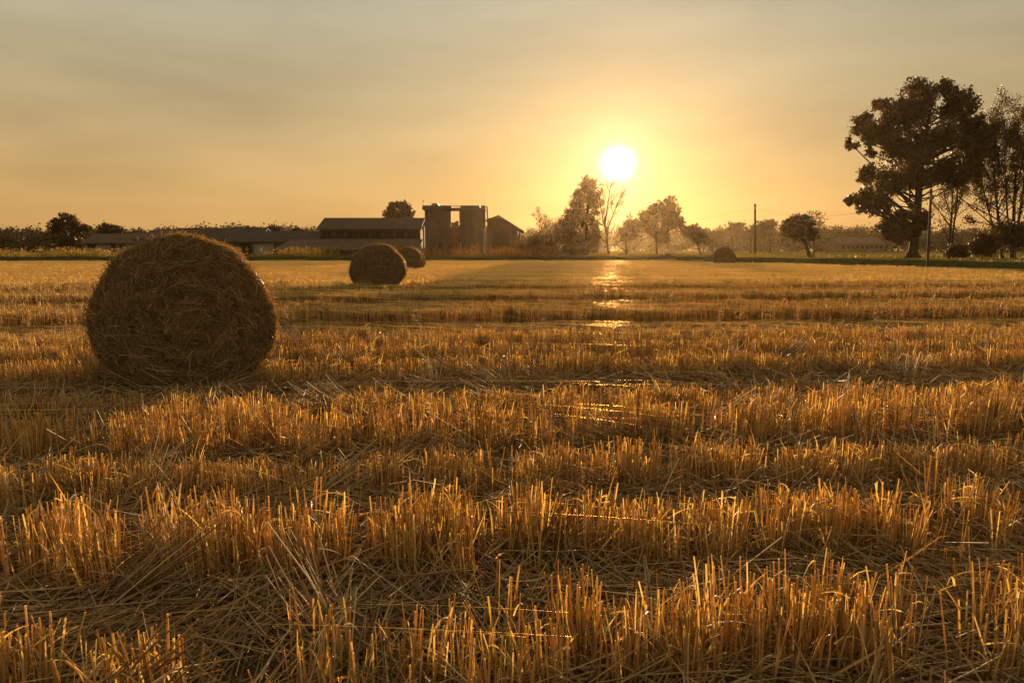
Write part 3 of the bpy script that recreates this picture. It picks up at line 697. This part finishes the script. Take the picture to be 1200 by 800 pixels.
strips(mb, np.stack([x, y, np.full(n, LAND - .02)], -1), np.stack([np.cos(az) * np.cos(el), np.sin(az) * np.cos(el), np.sin(el)], -1), R.uniform(.1, .26, n), R.uniform(.02, .04, n), K=1, taper=.2)
tag(mb.build('bank_grass', M['grass']), 'short rough grass covering the dark bank beyond the stubble field', 'grass', kind='stuff')

def weeds(name, label, n, o0, o1, x0, x1, h0, h1, mat, leaf):
    mb = MB(); p, o, h = blades(mb, n, o0, o1, x0, x1, h0, h1, .02, 1.4, .35)
    k = 9; t = R.uniform(.3, 1.05, (len(p), k)); C = np.concatenate([p, profz(o)[:, None]], 1)[:, None] + np.stack([R.normal(0, .07, t.shape), R.normal(0, .07, t.shape), h[:, None] * t], -1)
    C = C.reshape(-1, 3); leaves(mb, C, leaf * R.uniform(.5, 1.3, len(C)), np.clip(np.repeat(R.random(len(p)), k) + R.normal(0, .15, len(C)), 0, 1))
    tag(mb.build(name, M[mat]), label, 'weeds', kind='stuff')
weeds('tall_weeds', 'tall sunlit yellow green weeds on the bank before the farm buildings', 4200, 2.4, 7.5, -60, -10, .45, 1.0, 'tall_weed', .11)
weeds('rusty_weeds', 'rust coloured weeds growing high before the silos and gabled house', 2600, 3.5, 12, -13, 4, .5, 1.15, 'rust_weed', .11)
weeds('field_edge_weeds', 'low golden weeds on the bank right of the gabled house', 1800, 2.4, 8, 2, 17, .15, .4, 'tall_weed', .09)

# ------------------------------------------------------------------ farm buildings
def root_at(name, px, Y, label, cat='building', group='old farm buildings'):
    return empty(name, (PX(px, Y), Y, LAND), label, cat, group)
def part(name, mb, mat, root): return mb.build(name, M[mat], root, tuple(root.location))

def gable_x(root, x0, x1, Y, dep, ze, zr, wall, roof, over=.5, ox=.4, thick=.18):
    """ridge along X; eave towards the camera"""
    mb = MB(); ym = Y + dep / 2; sl = (zr - ze) / (dep / 2)
    sec = [(Y, LAND - .2), (Y + dep, LAND - .2), (Y + dep, ze - .02), (ym, zr - .02 - thick * .5), (Y, ze - .02)]
    mb.prism(sec, x0, x1, [(0, 1, 2), (0, 2, 4), (4, 2, 3)]); part('wall', mb, wall, root)
    mb = MB(); a, b = Y - over, Y + dep + over; zo = ze - over * sl
    sec = [(a, zo), (ym, zr), (b, zo), (b, zo + thick), (ym, zr + thick), (a, zo + thick)]
    mb.prism(sec, x0 - ox, x1 + ox, [(0, 1, 4), (0, 4, 5), (1, 2, 3), (1, 3, 4)]); return part('roof', mb, roof, root)

def opening(root, name, px0, px1, py0, py1, Y, depth_off=.0, mat='dark', frame='wood', bars=0, fw=.09):
    x0, x1 = PX(px0, Y), PX(px1, Y); z1, z0 = PZ(py0, Y), PZ(py1, Y)
    z0 = max(z0, LAND)
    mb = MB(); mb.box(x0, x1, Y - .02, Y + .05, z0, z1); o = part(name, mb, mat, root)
    f = MB(); fz = .06
    f.box(x0 - fw, x0 - .003, Y - fz, Y + .05, z0, z1 + fw); f.box(x1 + .003, x1 + fw, Y - fz, Y + .05, z0, z1 + fw); f.box(x0, x1, Y - fz, Y + .05, z1 + .003, z1 + fw)
    for b in range(bars):
        xb = x0 + (x1 - x0) * (b + 1) / (bars + 1); f.box(xb - .03, xb + .03, Y - fz + .01, Y - .023, z0, z1 - .003)
    fo = f.build('frame', M[frame], o, tuple(root.location))
    return o

# white cottage on the left
Y = 112; r = root_at('cottage', 127, Y, 'low white walled cottage with a faded tile roof, left of the large bale')
gable_x(r, PX(99, Y), PX(160, Y), Y, 7, PZ(284.5, Y), PZ(275, Y + 3.5), 'plaster', 'tile')
opening(r, 'window', 103, 111, 286, 291, Y, bars=1); opening(r, 'door', 131, 134.5, 286.5, 298, Y, mat='wood'); opening(r, 'window', 141, 146, 287, 292, Y, bars=1)
# hip roofed shed behind the bale
Y = 113; r = root_at('hipped_shed', 176, Y, 'shed with a reddish hipped roof between the white cottage and the large bale')
x0, x1 = PX(157, Y), PX(196, Y); ze, zr = PZ(280, Y), PZ(268.8, Y + 4); mb = MB(); mb.box(x0 + .3, x1 - .3, Y, Y + 8, LAND - .2, ze); part('wall', mb, 'plaster_dirty', r)
mb = MB(); h = 1.4; a = [(x0 - .2, Y - .4, ze), (x1 + .2, Y - .4, ze), (x1 + .2, Y + 8.4, ze), (x0 - .2, Y + 8.4, ze), (x0 + h, Y + 4, zr), (x1 - h * .2, Y + 4, zr)]
mb.add(a, [(0, 1, 5, 4), (2, 3, 4, 5), (3, 2, 1, 0)]); mb.add(a, [(3, 0, 4), (1, 2, 5)]); part('roof', mb, 'tile', r)
# long byre
Y = 112; r = root_at('byre', 248, Y, 'long dark roofed byre showing just above the large bale')
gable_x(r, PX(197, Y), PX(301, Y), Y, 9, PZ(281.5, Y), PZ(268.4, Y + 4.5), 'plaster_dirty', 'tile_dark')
opening(r, 'door', 280, 290, 285, 299, Y, mat='dark')
# stable with pale panel
Y = 108; r = root_at('stable', 335, Y, 'low stable with a pale wall and long roof, right of the large bale')
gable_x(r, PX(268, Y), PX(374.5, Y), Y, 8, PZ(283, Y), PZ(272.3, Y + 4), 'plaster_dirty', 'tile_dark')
mb = MB(); mb.box(PX(297.5, Y), PX(321, Y), Y - .08, Y + .1, LAND, PZ(284.3, Y)); part('whitewashed_panel', mb, 'plaster', r)
opening(r, 'door', 282, 294, 286, 299, Y, mat='dark')
# open lean-to
Y = 99; r = root_at('lean_to', 405, Y, 'open fronted lean-to shed with a slanting tile roof, before the tall barn')
x0, x1 = PX(324, Y), PX(489, Y); zt, ze = PZ(280.3, Y + 5), PZ(292.2, Y)
mb = MB(); mb.add([(x0 - .5, Y - .2, ze - .14), (x1 + .2, Y - .2, ze - .14), (x1 + .2, Y + 5, zt - .14), (x0 + .5, Y + 5, zt - .14), (x0 - .5, Y - .2, ze), (x1 + .2, Y - .2, ze), (x1 + .2, Y + 5, zt), (x0 + .5, Y + 5, zt)], [(3, 2, 1, 0), (4, 5, 6, 7), (0, 1, 5, 4), (1, 2, 6, 5), (2, 3, 7, 6), (3, 0, 4, 7)]); part('roof', mb, 'tile', r)
mb = MB(); mb.box(x0, x1, Y + 4.6, Y + 4.9, LAND - .1, zt - .3); part('rear_wall', mb, 'plaster_dirty', r)
mb = MB(); mb.box(x0, x0 + 5.0, Y + .5, Y + .7, LAND - .1, ze - .2); part('front_wall', mb, 'brick', r)
for q in range(8):
    xp = x0 + 5 + (x1 - x0 - 5.2) * q / 7; mb = MB(); mb.box(xp, xp + .22, Y + .1, Y + .32, LAND - .1, ze - .142); part('post', mb, 'wood', r)
# tall barn
Y = 106; r = root_at('barn', 432, Y, 'tall long barn with a dark roof, left of the silos')
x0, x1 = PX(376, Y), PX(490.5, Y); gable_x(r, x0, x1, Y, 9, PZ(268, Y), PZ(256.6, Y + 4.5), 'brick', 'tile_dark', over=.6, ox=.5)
for q in range(9):
    xp = x0 + (x1 - x0 - .4) * q / 8; mb = MB(); mb.box(xp + .003, xp + .4, Y - .16, Y + .1, LAND, PZ(268.6, Y)); part('pillar', mb, 'wood', r)
for q in range(8):
    xp0 = 376 + 114.5 * (q + .16) / 8; opening(r, 'bay_window', xp0, xp0 + 10.6, 271, 279.2, Y, mat='dark', bars=2 if q % 3 else 1, frame='brick', fw=.12)
# link building
Y = 106; r = root_at('link_shed', 493.5, Y, 'narrow shed with a white door squeezed between barn and silos')
mb = MB(); mb.box(PX(490.9, Y) + .52, PX(496.4, Y), Y + 1, Y + 6, LAND - .1, PZ(267, Y + 1)); part('wall', mb, 'plaster_dirty', r)
mb = MB(); mb.box(PX(490.9, Y) + .53, PX(496.4, Y), Y + .7, Y + 6.3, PZ(267, Y + 1), PZ(265.5, Y + 1)); part('roof', mb, 'conc_dark', r)
mb = MB(); mb.box(PX(491.4, Y) + .6, PX(494.6, Y), Y + .93, Y + 1.05, PZ(291, Y + 1), PZ(281.5, Y + 1)); part('door', mb, 'white', r)
# twin silos
Y = 101; r = root_at('silo_block', 532, Y, 'pair of round grey concrete silos joined by a top slab and brick infill')
def cyl(mb, cx, cy, rad, z0, z1, sides=40):
    a = np.arange(sides) * 2 * PI / sides; v = [(cx + rad * math.cos(t), cy + rad * math.sin(t), z) for z in (z0, z1) for t in a]
    mb.add(v, [(k, (k + 1) % sides, sides + (k + 1) % sides, sides + k) for k in range(sides)], None, True)
    mb.add(v, [(sides, sides + k, sides + k + 1) for k in range(1, sides - 1)]); mb.add(v, [(0, k + 1, k) for k in range(1, sides - 1)])
zt = PZ(245.5, Y)
for px0, px1 in ((496, 527.3), (537.3, 568.5)):
    xa, xb = PX(px0, Y), PX(px1, Y); mb = MB(); cyl(mb, (xa + xb) / 2, Y + 2.3, (xb - xa) / 2, LAND - .2, zt)
    for q in range(1, 6): z = LAND + (zt - LAND) * q / 6; cyl(mb, (xa + xb) / 2, Y + 2.3, (xb - xa) / 2 + .035, z - .05, z + .05)
    part('silo', mb, 'concrete', r)
xa, xb = PX(495.3, Y), PX(569, Y)
mb = MB(); mb.box(xa, xb, Y + .1, Y + 4.6, zt + .003, PZ(243.6, Y)); part('top_slab', mb, 'conc_dark', r)
mb = MB(); zz0, zz1 = PZ(243.6, Y) + .003, PZ(240.6, Y)
mb.box(xa, PX(529, Y), Y + .3, Y + 4.3, zz0, zz1); mb.box(PX(540, Y), PX(562, Y), Y + .3, Y + 4.3, zz0, zz1); mb.box(PX(564, Y), xb, Y + .3, Y + 4.3, zz0, zz1 - .02)
mb.box(PX(529, Y) + .002, PX(540, Y) - .002, Y + .3, Y + .38, zz1 - .09, zz1 - .03)
for q in range(6): xq = PX(529.6 + q * 2, Y); mb.box(xq - .03, xq + .03, Y + .3, Y + .38, zz0, zz1 - .092)
part('parapet', mb, 'conc_dark', r)
mb = MB(); mb.box(PX(505, Y), PX(513, Y), Y + 1.5, Y + 3, zz1 + .003, PZ(238, Y)); mb.box(PX(506, Y), PX(512, Y), Y + 1.6, Y + 2.9, PZ(238, Y), PZ(237.2, Y)); part('roof_hatch', mb, 'metal', r)
mb = MB(); mb.box(PX(522, Y), PX(543, Y), Y + 1.4, Y + 3.2, LAND - .1, PZ(266.3, Y)); part('infill_wall', mb, 'brick', r)
mb = MB(); path_tube(mb, [at(570.5, 242, Y + 2.3), at(571.2, 253, Y + 2.3), at(571.8, 258, Y + 2.3)], [.1, .1, .08], 6); path_tube(mb, [at(568.2, 243.2, Y + 2.3), at(570.6, 242, Y + 2.3)], [.08, .08], 6); part('chute', mb, 'metal', r)
for px, w_, a0, a1 in ((567.6, .16, 267, 297), (540.2, .13, 284, 297)):
    mb = MB(); pz = [at(px, a0, Y - .25), at(px, a1, Y - .25)]; path_tube(mb, pz, [w_, w_], 8); part('pipe', mb, 'plaster', r)
mb = MB(); path_tube(mb, [at(567.4, 241, Y + 1), at(567.4, 219, Y + 1)], [.02, .012], 5); part('antenna', mb, 'metal', r)
mb = MB(); path_tube(mb, [at(496.4, 241, Y + 1), at(496.4, 235.5, Y + 1)], [.03, .02], 5); mb.box(PX(495.8, Y + 1), PX(497.2, Y + 1), Y + .98, Y + 1.02, PZ(236.4, Y + 1), PZ(235.2, Y + 1)); part('weather_vane', mb, 'metal', r)
mb = MB(); xc = PX(501.5, Y); yl = Y + .15; zl0, zl1 = LAND + 1.2, PZ(241, Y)
for dx in (-.22, .22): mb.box(xc + dx - .025, xc + dx + .025, yl, yl + .05, zl0, zl1)
for q in range(22): zq = zl0 + .1 + (zl1 - zl0 - .2) * q / 21; mb.box(xc - .193, xc + .193, yl + .01, yl + .04, zq - .018, zq + .018)
part('ladder', mb, 'metal', r)
opening(r, 'hatch', 514, 518.5, 284, 294, Y - .05, mat='dark')
# gabled house: gable towards the camera
Y = 103; r = root_at('gabled_house', 590, Y, 'reddish house with its gable facing the field, right of the silos')
xl, xr_, xm = PX(571, Y), PX(606, Y), PX(584.5, Y); zl, zrr, zp = PZ(258.5, Y), PZ(267.5, Y), PZ(253.6, Y); dep = 9
mb = MB(); f = [(xl, LAND - .1), (xr_, LAND - .1), (xr_, zrr), (xm, zp - .1), (xl, zl - .1)]
v = [(x, Y, z) for x, z in f] + [(x, Y + dep, z) for x, z in f]
mb.add(v, [(i, (i + 1) % 5, 5 + (i + 1) % 5, 5 + i) for i in range(5)]); mb.add(v, [(0, 1, 2), (0, 2, 4), (4, 2, 3), (7, 6, 5), (9, 7, 5), (8, 7, 9)]); part('wall', mb, 'brick', r)
mb = MB(); e = .5; sr = (zp - zrr) / (xr_ - xm); sl2 = (zp - zl) / (xm - xl); ro = 1.0
sec = [(xl - e * .4, zl - sl2 * e * .4), (xm, zp), (xr_ + ro, zrr - sr * ro + .05), (xr_ + ro, zrr - sr * ro + .23), (xm, zp + .18), (xl - e * .4, zl - sl2 * e * .4 + .18)]
v = [(x, Y - .6, z) for x, z in sec] + [(x, Y + dep + .5, z) for x, z in sec]
mb.add(v, [(i, (i + 1) % 6, 6 + (i + 1) % 6, 6 + i) for i in range(6)]); tr_ = [(0, 1, 4), (0, 4, 5), (1, 2, 3), (1, 3, 4)]; mb.add(v, tr_ + [tuple(6 + i for i in reversed(t)) for t in tr_]); part('roof', mb, 'tile', r)
opening(r, 'barn_door', 578, 597, 272, 299, Y, mat='dark', frame='wood', bars=1, fw=.16)
for pxp in (601.3, 608.5):
    mb = MB(); mb.box(PX(pxp, Y) - .1, PX(pxp, Y) + .1, Y - .5, Y - .3, LAND - .1, PZ(269.5 if pxp < 605 else 271.4, Y)); part('porch_post', mb, 'wood', r)
# far low shed in the haze
Y = 215; r = root_at('far_shed', 1010, Y, 'long low shed with dark openings, faint in haze left of the tallest tree', group=None)
gable_x(r, PX(985, Y), PX(1037, Y), Y, 12, PZ(286, Y), PZ(278.5, Y + 6), 'plaster_dirty', 'tile')
for q in range(9): opening(r, 'window', 987.5 + q * 5.5, 990.5 + q * 5.5, 288, 291.5, Y, mat='dark')

# ------------------------------------------------------------------ poles and cables
def pole(label, pts, rad, Y, insul=True):
    p = [at(a, b, Y) for a, b in pts]; p[0][2] = p[0][2] - .3
    root = empty('utility_pole', (p[0][0], Y, LAND), label, 'pole', 'wooden utility poles'); mb = MB(); path_tube(mb, p, rad, 12); part('shaft', mb, 'wood', root)
    if insul:
        mb = MB(); q = p[-1]; mb.box(q[0] - .09, q[0] + .09, Y - .14, Y - .062, q[2] - .55, q[2] - .3); part('bracket', mb, 'metal', root)
    return p[-1]
t1 = pole('straight wooden utility pole standing alone between the field edge bale and lone meadow tree', [(885, 303.2), (885, 270), (884.8, 239)], [.13, .12, .10], 74)
t2 = pole('leaning wooden utility pole in front of the tallest tree', [(1087, 313.5), (1089, 270), (1091.3, 222)], [.075, .07, .06], 38)
def cable(label, a, b, sag):
    t = np.linspace(0, 1, 25); P = a[None] * (1 - t)[:, None] + b[None] * t[:, None]; P[:, 2] -= sag * 4 * t * (1 - t)
    mb = MB(); path_tube(mb, P, [.007] * 25, 5); o = mb.build('power_cable', M['cable'], None, tuple(a)); tag(o, label, 'cable', 'cables of the utility poles')
cable('thin cable sagging right from the straight utility pole towards the leaning pole', t1 - np.array([0, .05, .4]), t2 - np.array([0, .05, .4]), 1.0)
cable('thin cable running left from the straight utility pole down towards the trees below the sun', t1 - np.array([.0, .05, .4]), at(700, 262, 150), 1.2)

# ------------------------------------------------------------------ haze, sky, sun
top = max((o.matrix_world.translation.z if False else 0) for o in COL.objects)
mb = MB(); mb.box(-EXT - 20, EXT + 20, -EXT - 20, EXT + 20, -1.2, 18.6)
m, nt, out = new_mat('haze_air'); pv = N(nt, 'ShaderNodeVolumePrincipled')
pv.inputs['Density'].default_value = .00008; pv.inputs['Color'].default_value = (1, .72, .42, 1); pv.inputs['Anisotropy'].default_value = .86
nt.links.new(pv.outputs[0], out.inputs['Volume'])
tag(mb.build('haze', m), 'thin warm evening haze over the plain', 'haze', kind='stuff')

w = bpy.data.worlds.new('World'); scn.world = w; w.use_nodes = True
nt = w.node_tree; nt.nodes.clear(); L = nt.links.new
out = N(nt, 'ShaderNodeOutputWorld'); bg = N(nt, 'ShaderNodeBackground'); bg.inputs['Strength'].default_value = .1; L(bg.outputs[0], out.inputs['Surface'])
sky = N(nt, 'ShaderNodeTexSky', sky_type='NISHITA', sun_disc=False, sun_elevation=SUN_EL, sun_rotation=SUN_AZ, altitude=100, air_density=1.0, dust_density=4.0, ozone_density=1.0)
tc = N(nt, 'ShaderNodeTexCoord'); sx = N(nt, 'ShaderNodeSeparateXYZ'); L(tc.outputs['Generated'], sx.inputs[0])
# evening air: colour by height above the horizon, thin high cloud veils, bright ring round the sun
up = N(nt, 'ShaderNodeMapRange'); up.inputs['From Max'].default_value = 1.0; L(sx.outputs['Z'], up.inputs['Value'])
cr = ramp(nt, [(0, (3.4, 1.82, .56)), (.08, (3.25, 2.04, .76)), (.2, (2.7, 2.14, 1.16)), (.33, (2.32, 2.2, 1.6)), (.5, (2.4, 2.1, 1.4)), (1, (3.1, 2.75, 1.95))], up.outputs[0])  # topmost stops, above the view, brightened as added fill for field and bales
dt = N(nt, 'ShaderNodeVectorMath', operation='DOT_PRODUCT'); L(tc.outputs['Generated'], dt.inputs[0]); dt.inputs[1].default_value = tuple(SUN)
ac = N(nt, 'ShaderNodeMath', operation='ARCCOSINE'); L(dt.outputs['Value'], ac.inputs[0])
def glow(sig, colr):
    d = N(nt, 'ShaderNodeMath', operation='DIVIDE'); L(ac.outputs[0], d.inputs[0]); d.inputs[1].default_value = -math.radians(sig)
    e = N(nt, 'ShaderNodeMath', operation='EXPONENT'); L(d.outputs[0], e.inputs[0])
    v = N(nt, 'ShaderNodeVectorMath', operation='SCALE'); v.inputs[0].default_value = colr; L(e.outputs[0], v.inputs['Scale'])
    return v.outputs[0]
def vadd(a, b):
    v = N(nt, 'ShaderNodeVectorMath', operation='ADD'); L(a, v.inputs[0]); L(b, v.inputs[1]); return v.outputs[0]
disc = N(nt, 'ShaderNodeMapRange'); disc.inputs['From Min'].default_value = math.radians(1.8); disc.inputs['From Max'].default_value = math.radians(.2); disc.interpolation_type = 'SMOOTHSTEP'
L(ac.outputs[0], disc.inputs['Value']); dv = N(nt, 'ShaderNodeVectorMath', operation='SCALE'); dv.inputs[0].default_value = (15, 13, 10); L(disc.outputs[0], dv.inputs['Scale'])
mp = N(nt, 'ShaderNodeMapping'); mp.inputs['Scale'].default_value = (1.6, 1.6, 7); L(tc.outputs['Generated'], mp.inputs['Vector'])
nz = N(nt, 'ShaderNodeTexNoise', i_Scale=1.3, i_Detail=5.0, i_Roughness=.5); L(mp.outputs[0], nz.inputs['Vector'])
cv = N(nt, 'ShaderNodeMapRange'); cv.inputs['From Min'].default_value = .3; cv.inputs['From Max'].default_value = .7; cv.inputs['To Min'].default_value = .75; cv.inputs['To Max'].default_value = 1.12
L(nz.outputs['Fac'], cv.inputs['Value'])
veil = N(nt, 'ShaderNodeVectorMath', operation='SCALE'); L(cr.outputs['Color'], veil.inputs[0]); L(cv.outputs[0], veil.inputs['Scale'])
ns = N(nt, 'ShaderNodeVectorMath', operation='MULTIPLY'); L(sky.outputs[0], ns.inputs[0]); ns.inputs[1].default_value = (.025, .022, .018)
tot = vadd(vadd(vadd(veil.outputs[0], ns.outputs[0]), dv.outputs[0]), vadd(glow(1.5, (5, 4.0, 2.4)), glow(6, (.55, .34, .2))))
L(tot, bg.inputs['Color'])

sl = bpy.data.lights.new('sun', 'SUN'); sl.energy = 5.0; sl.angle = math.radians(.53); sl.color = (1, .68, .34)
so = bpy.data.objects.new('sun', sl); COL.objects.link(so); so.rotation_euler = Vector(SUN).to_track_quat('Z', 'Y').to_euler(); so.location = (20, -5, 40)

cam = bpy.data.cameras.new('camera'); cam.sensor_width = 36; cam.lens = 36 * FPX / 1200; cam.clip_end = 5000; cam.clip_start = .05
co = bpy.data.objects.new('camera', cam); COL.objects.link(co); co.location = (0, 0, CAMH); co.rotation_euler = (PI / 2 - PITCH, 0, 0); scn.camera = co

scn.view_settings.view_transform = 'Standard'; scn.view_settings.look = 'None'; scn.view_settings.gamma = 1; scn.view_settings.use_curve_mapping = False
scn.view_settings.exposure = .97
cy = scn.cycles
cy.use_denoising = True; cy.max_bounces = 8; cy.diffuse_bounces = 4; cy.glossy_bounces = 3; cy.transmission_bounces = 6; cy.volume_bounces = 1; cy.transparent_max_bounces = 8
cy.sample_clamp_indirect = 6; cy.caustics_reflective = False; cy.caustics_refractive = False
